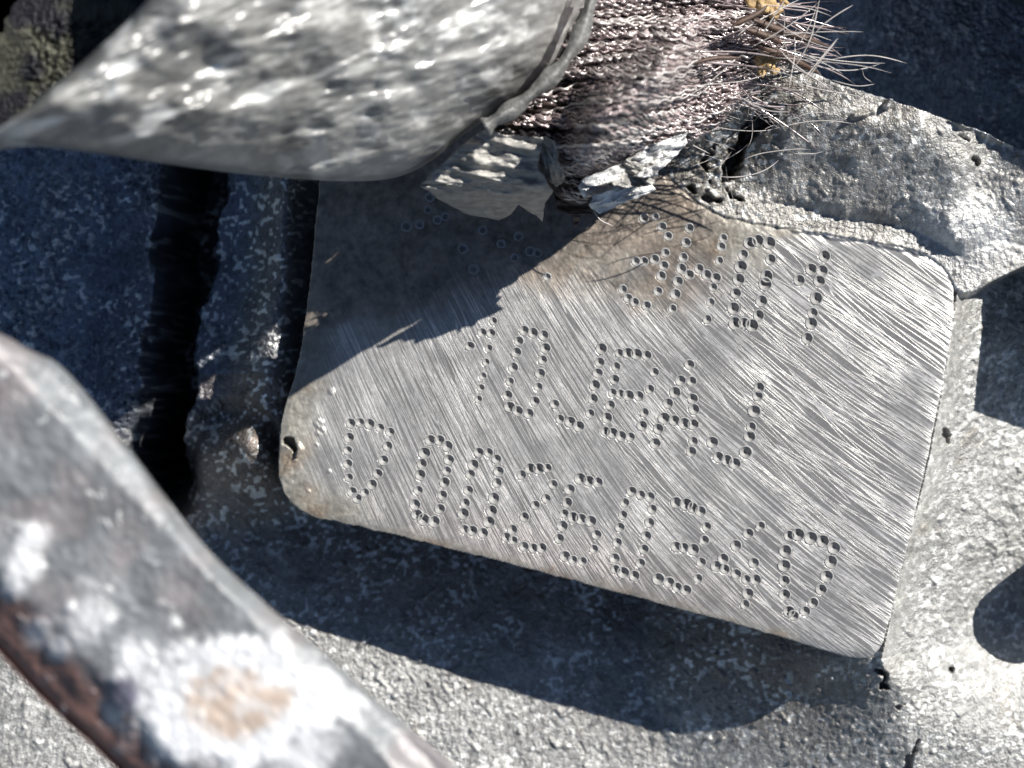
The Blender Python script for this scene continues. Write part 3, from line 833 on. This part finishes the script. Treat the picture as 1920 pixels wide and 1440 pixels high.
fp, fr2 = [], []
for i in range(95):
    x = rs.uniform(1290, 1450); y = rs.uniform(-40, 200)
    a = rs.gauss(.05, .28) - .0012 * (y - 90); l = rs.uniform(50, 190)
    zs = float(mo_z(np.array([x]), np.array([y]))[0]) + rs.uniform(.0, .08)
    fp.append(strand(x, y, x + l * math.cos(a), y + l * math.sin(a), zs, zs - rs.uniform(0, .3), rs.uniform(-12, 12), 12, rs.uniform(0, 3), i)); fr2.append(rs.uniform(.0035, .0075))
tubes('fibre_fringe', fp, fr2, M_fibre, sleeve, 3, 'stuff')
# ochre crumbs of binder
def lumpmesh(name, px, py, z, r, mat, parent, seed):
    r0 = random.Random(seed); nu, nv = 14, 9; co, fc = [], []
    c = np.array(W(px, py, z)); off = [r0.uniform(0, 9) for _ in range(3)]
    ex = [r0.uniform(.8, 1.4), r0.uniform(.7, 1.2), r0.uniform(.5, .8)]
    for i in range(nv + 1):
        th_ = math.pi * i / nv
        for j in range(nu):
            a = 2 * math.pi * j / nu
            d = np.array([math.sin(th_) * math.cos(a) * ex[0], math.sin(th_) * math.sin(a) * ex[1], math.cos(th_) * ex[2]])
            k = 1 + .35 * math.sin(3 * d[0] + off[0] + 4 * d[1]) * math.cos(3 * d[2] + off[1] + 2 * d[0])
            co.append(c + d * r / S * k)
    for i in range(nv):
        for j in range(nu):
            fc.append((i * nu + j, (i + 1) * nu + j, (i + 1) * nu + (j + 1) % nu, i * nu + (j + 1) % nu))
    return mesh_np(name, np.array(co), np.array(fc), mat, parent, True)
for i, (a, b, r) in enumerate([(1432,8,20),(1452,22,14),(1410,-6,18),(1440,122,13),(1456,108,11),(1425,112,9),(1452,134,9),(1470,5,9),(1190,262,8),(1215,252,6),(1203,243,5),(1428,138,7)]):
    lumpmesh('binder_crumb', a, b, 1.5 if b < 200 else 1.62, r, M_crumb, sleeve, i)

# ------------------------------------------------------------------ torn foil flaps
def foil(name, outline, zf, mat, label, seed, amp=.03, wdir=0.2, thick=.012):
    P = np.array(outline, float); c = P.mean(0); n = 260
    seg = np.linalg.norm(np.roll(P, -1, 0) - P, axis=1); cum = np.concatenate([[0], np.cumsum(seg)])
    t = np.linspace(0, cum[-1], n, endpoint=False); PP = np.vstack([P, P[:1]])
    Q = np.column_stack([np.interp(t, cum, PP[:, 0]), np.interp(t, cum, PP[:, 1])])
    Q += np.column_stack([fbm(t, t * 0, 14, 3, seed), fbm(t, t * 0, 14, 3, seed + 1)]) * 2.0
    co = []
    for k in np.linspace(1, 0.01, 36):
        q = c + (Q - c) * k
        xr = q[:, 0] * math.cos(wdir) + q[:, 1] * math.sin(wdir); yr = -q[:, 0] * math.sin(wdir) + q[:, 1] * math.cos(wdir)
        z = zf(q[:, 0], q[:, 1]) + amp * fbm(xr / 4, yr, 13, 3, seed) + amp * .8 * fbm(q[:, 0], q[:, 1], 45, 3, seed + 2)
        kk = (CZ - z) / D
        co.append(np.column_stack([(q[:, 0] - 960) / S * kk, (720 - q[:, 1]) / S * kk, z]))
    top = np.concatenate(co); bot = top.copy(); bot[:, 2] -= thick
    R = len(co)
    i = np.arange(R - 1)[:, None] * n; j = np.arange(n)[None, :]; k = (j + 1) % n
    F = np.stack([i + j, i + k, i + n + k, i + n + j], -1).reshape(-1, 4)
    area = np.sum(Q[:, 0] * np.roll(Q[:, 1], -1) - np.roll(Q[:, 0], -1) * Q[:, 1])
    if area > 0: F = F[:, ::-1]
    off = R * n
    jj = np.arange(n); kk = (jj + 1) % n
    side = np.column_stack([jj, jj + off, kk + off, kk])
    if area > 0: side = side[:, ::-1]
    return mesh_np(name, np.concatenate([top, bot]), np.concatenate([F, F[:, ::-1] + off, side]), mat, sleeve, True, None, None, label)
M_foil = simple('aluminium_foil', (0.30, 0.29, 0.27), 0.42, 0.45, 14, 0.4, 0.8, 0.02, stretch=((1, 3, 1), (0, 0, .2)))
M_foil2 = simple('bright_foil', (0.72, 0.72, 0.71), 0.36, 0.35, 14, 0.35, 1.0, 0.05)
foil('foil_flap', [(786,346),(830,305),(880,262),(915,240),(940,252),(985,256),(1018,258),(1012,285),(1008,312),(1026,338),(1036,360),(1020,380),(1017,416),(1004,404),(985,392),(972,384),(960,400),(935,412),(905,406),(880,405),(850,388),(815,368)],
     lambda x, y: 2.12 - .0012 * (y - 240) - .00006 * np.maximum(0, y - 325) ** 2, M_foil, 'broad dull grey torn foil flap', 3, .022, .15)
foil('foil_flap', [(1088,338),(1130,322),(1165,305),(1185,285),(1215,272),(1248,262),(1290,248),(1287,268),(1270,290),(1250,308),(1232,322),(1234,332),(1180,330),(1130,345),(1100,350)],
     lambda x, y: 1.84 - .0002 * (x - 1090), M_foil2, 'bright white crumpled foil flap', 9, .055, -.3)
foil('foil_flap', [(1098,358),(1130,350),(1170,345),(1205,336),(1228,330),(1222,344),(1230,356),(1205,366),(1180,376),(1150,390),(1122,400),(1104,385),(1110,372)],
     lambda x, y: 1.66 - .0004 * (x - 1100) - .0010 * (y - 330) , M_foil2, 'small pale foil strip below the bright flap', 12, .03, -.3)
foil('foil_flap', [(1034,356),(1068,350),(1100,362),(1106,385),(1112,400),(1088,402),(1082,422),(1076,424),(1074,404),(1048,396)],
     lambda x, y: 1.22 - .001 * (y - 330), M_straw, 'dark brown backing scrap between the foil flaps', 15, .02, 0)
foil('foil_flap', [(1140,325),(1185,292),(1230,282),(1262,268),(1268,285),(1225,318),(1228,345),(1180,352),(1150,348)],
     lambda x, y: 1.82 - .0004 * (x - 1090), M_foil, 'grey crumpled foil scrap under the bright flap', 21, .05, .5)
foil('foil_flap', [(990,262),(1025,255),(1052,270),(1046,300),(1060,330),(1042,352),(1020,330),(1004,300)],
     lambda x, y: 2.08 - .0022 * (y - 250), M_foil, 'narrow curled foil strip beside the dull grey flap', 25, .04, 1.2)
foil('foil_flap', [(1100,330),(1128,338),(1120,360),(1096,372),(1082,352)],
     lambda x, y: 1.66 - .001 * (y - 330), M_foil2, 'tiny bright foil scrap at the tear', 29, .04, .9)
# folded rim of the sleeve along the torn edge
M_rim = simple('sleeve_edge', (0.20, 0.20, 0.19), 0.5, 0.3, 25, 0.5, 0.5, 0.02)
rim = [(1118,-40),(1106,15),(1084,76),(1052,126),(1014,162),(970,198),(930,224),(908,238)]
rp = smooth_poly(rim, 2, False)
co, fc = [], []
for i, (x, y) in enumerate(rp):
    x2, y2 = rp[min(i + 1, len(rp) - 1)]; x1, y1 = rp[max(i - 1, 0)]
    tx, ty = x2 - x1, y2 - y1; l = math.hypot(tx, ty); nx, ny = -ty / l, tx / l
    w = 14 + 4 * math.sin(i * .9)
    for k in range(7):
        a = -1 + 2 * k / 6
        co.append(W(x - nx * a * w + rs.uniform(-1, 1), y - ny * a * w + rs.uniform(-1, 1), 2.26 + .05 * (1 - a * a) + rs.uniform(-.008, .008)))
m = len(co)
for i in range(len(rp) - 1):
    for k in range(6):
        fc.append((i * 7 + k, i * 7 + k + 1, (i + 1) * 7 + k + 1, (i + 1) * 7 + k))
ca = np.array(co); cb_ = ca.copy(); cb_[:, 2] -= .05
fa = np.array(fc)
mesh_np('sleeve_rim', np.concatenate([ca, cb_]), np.concatenate([fa, fa[:, ::-1] + m]), M_rim, sleeve, True)
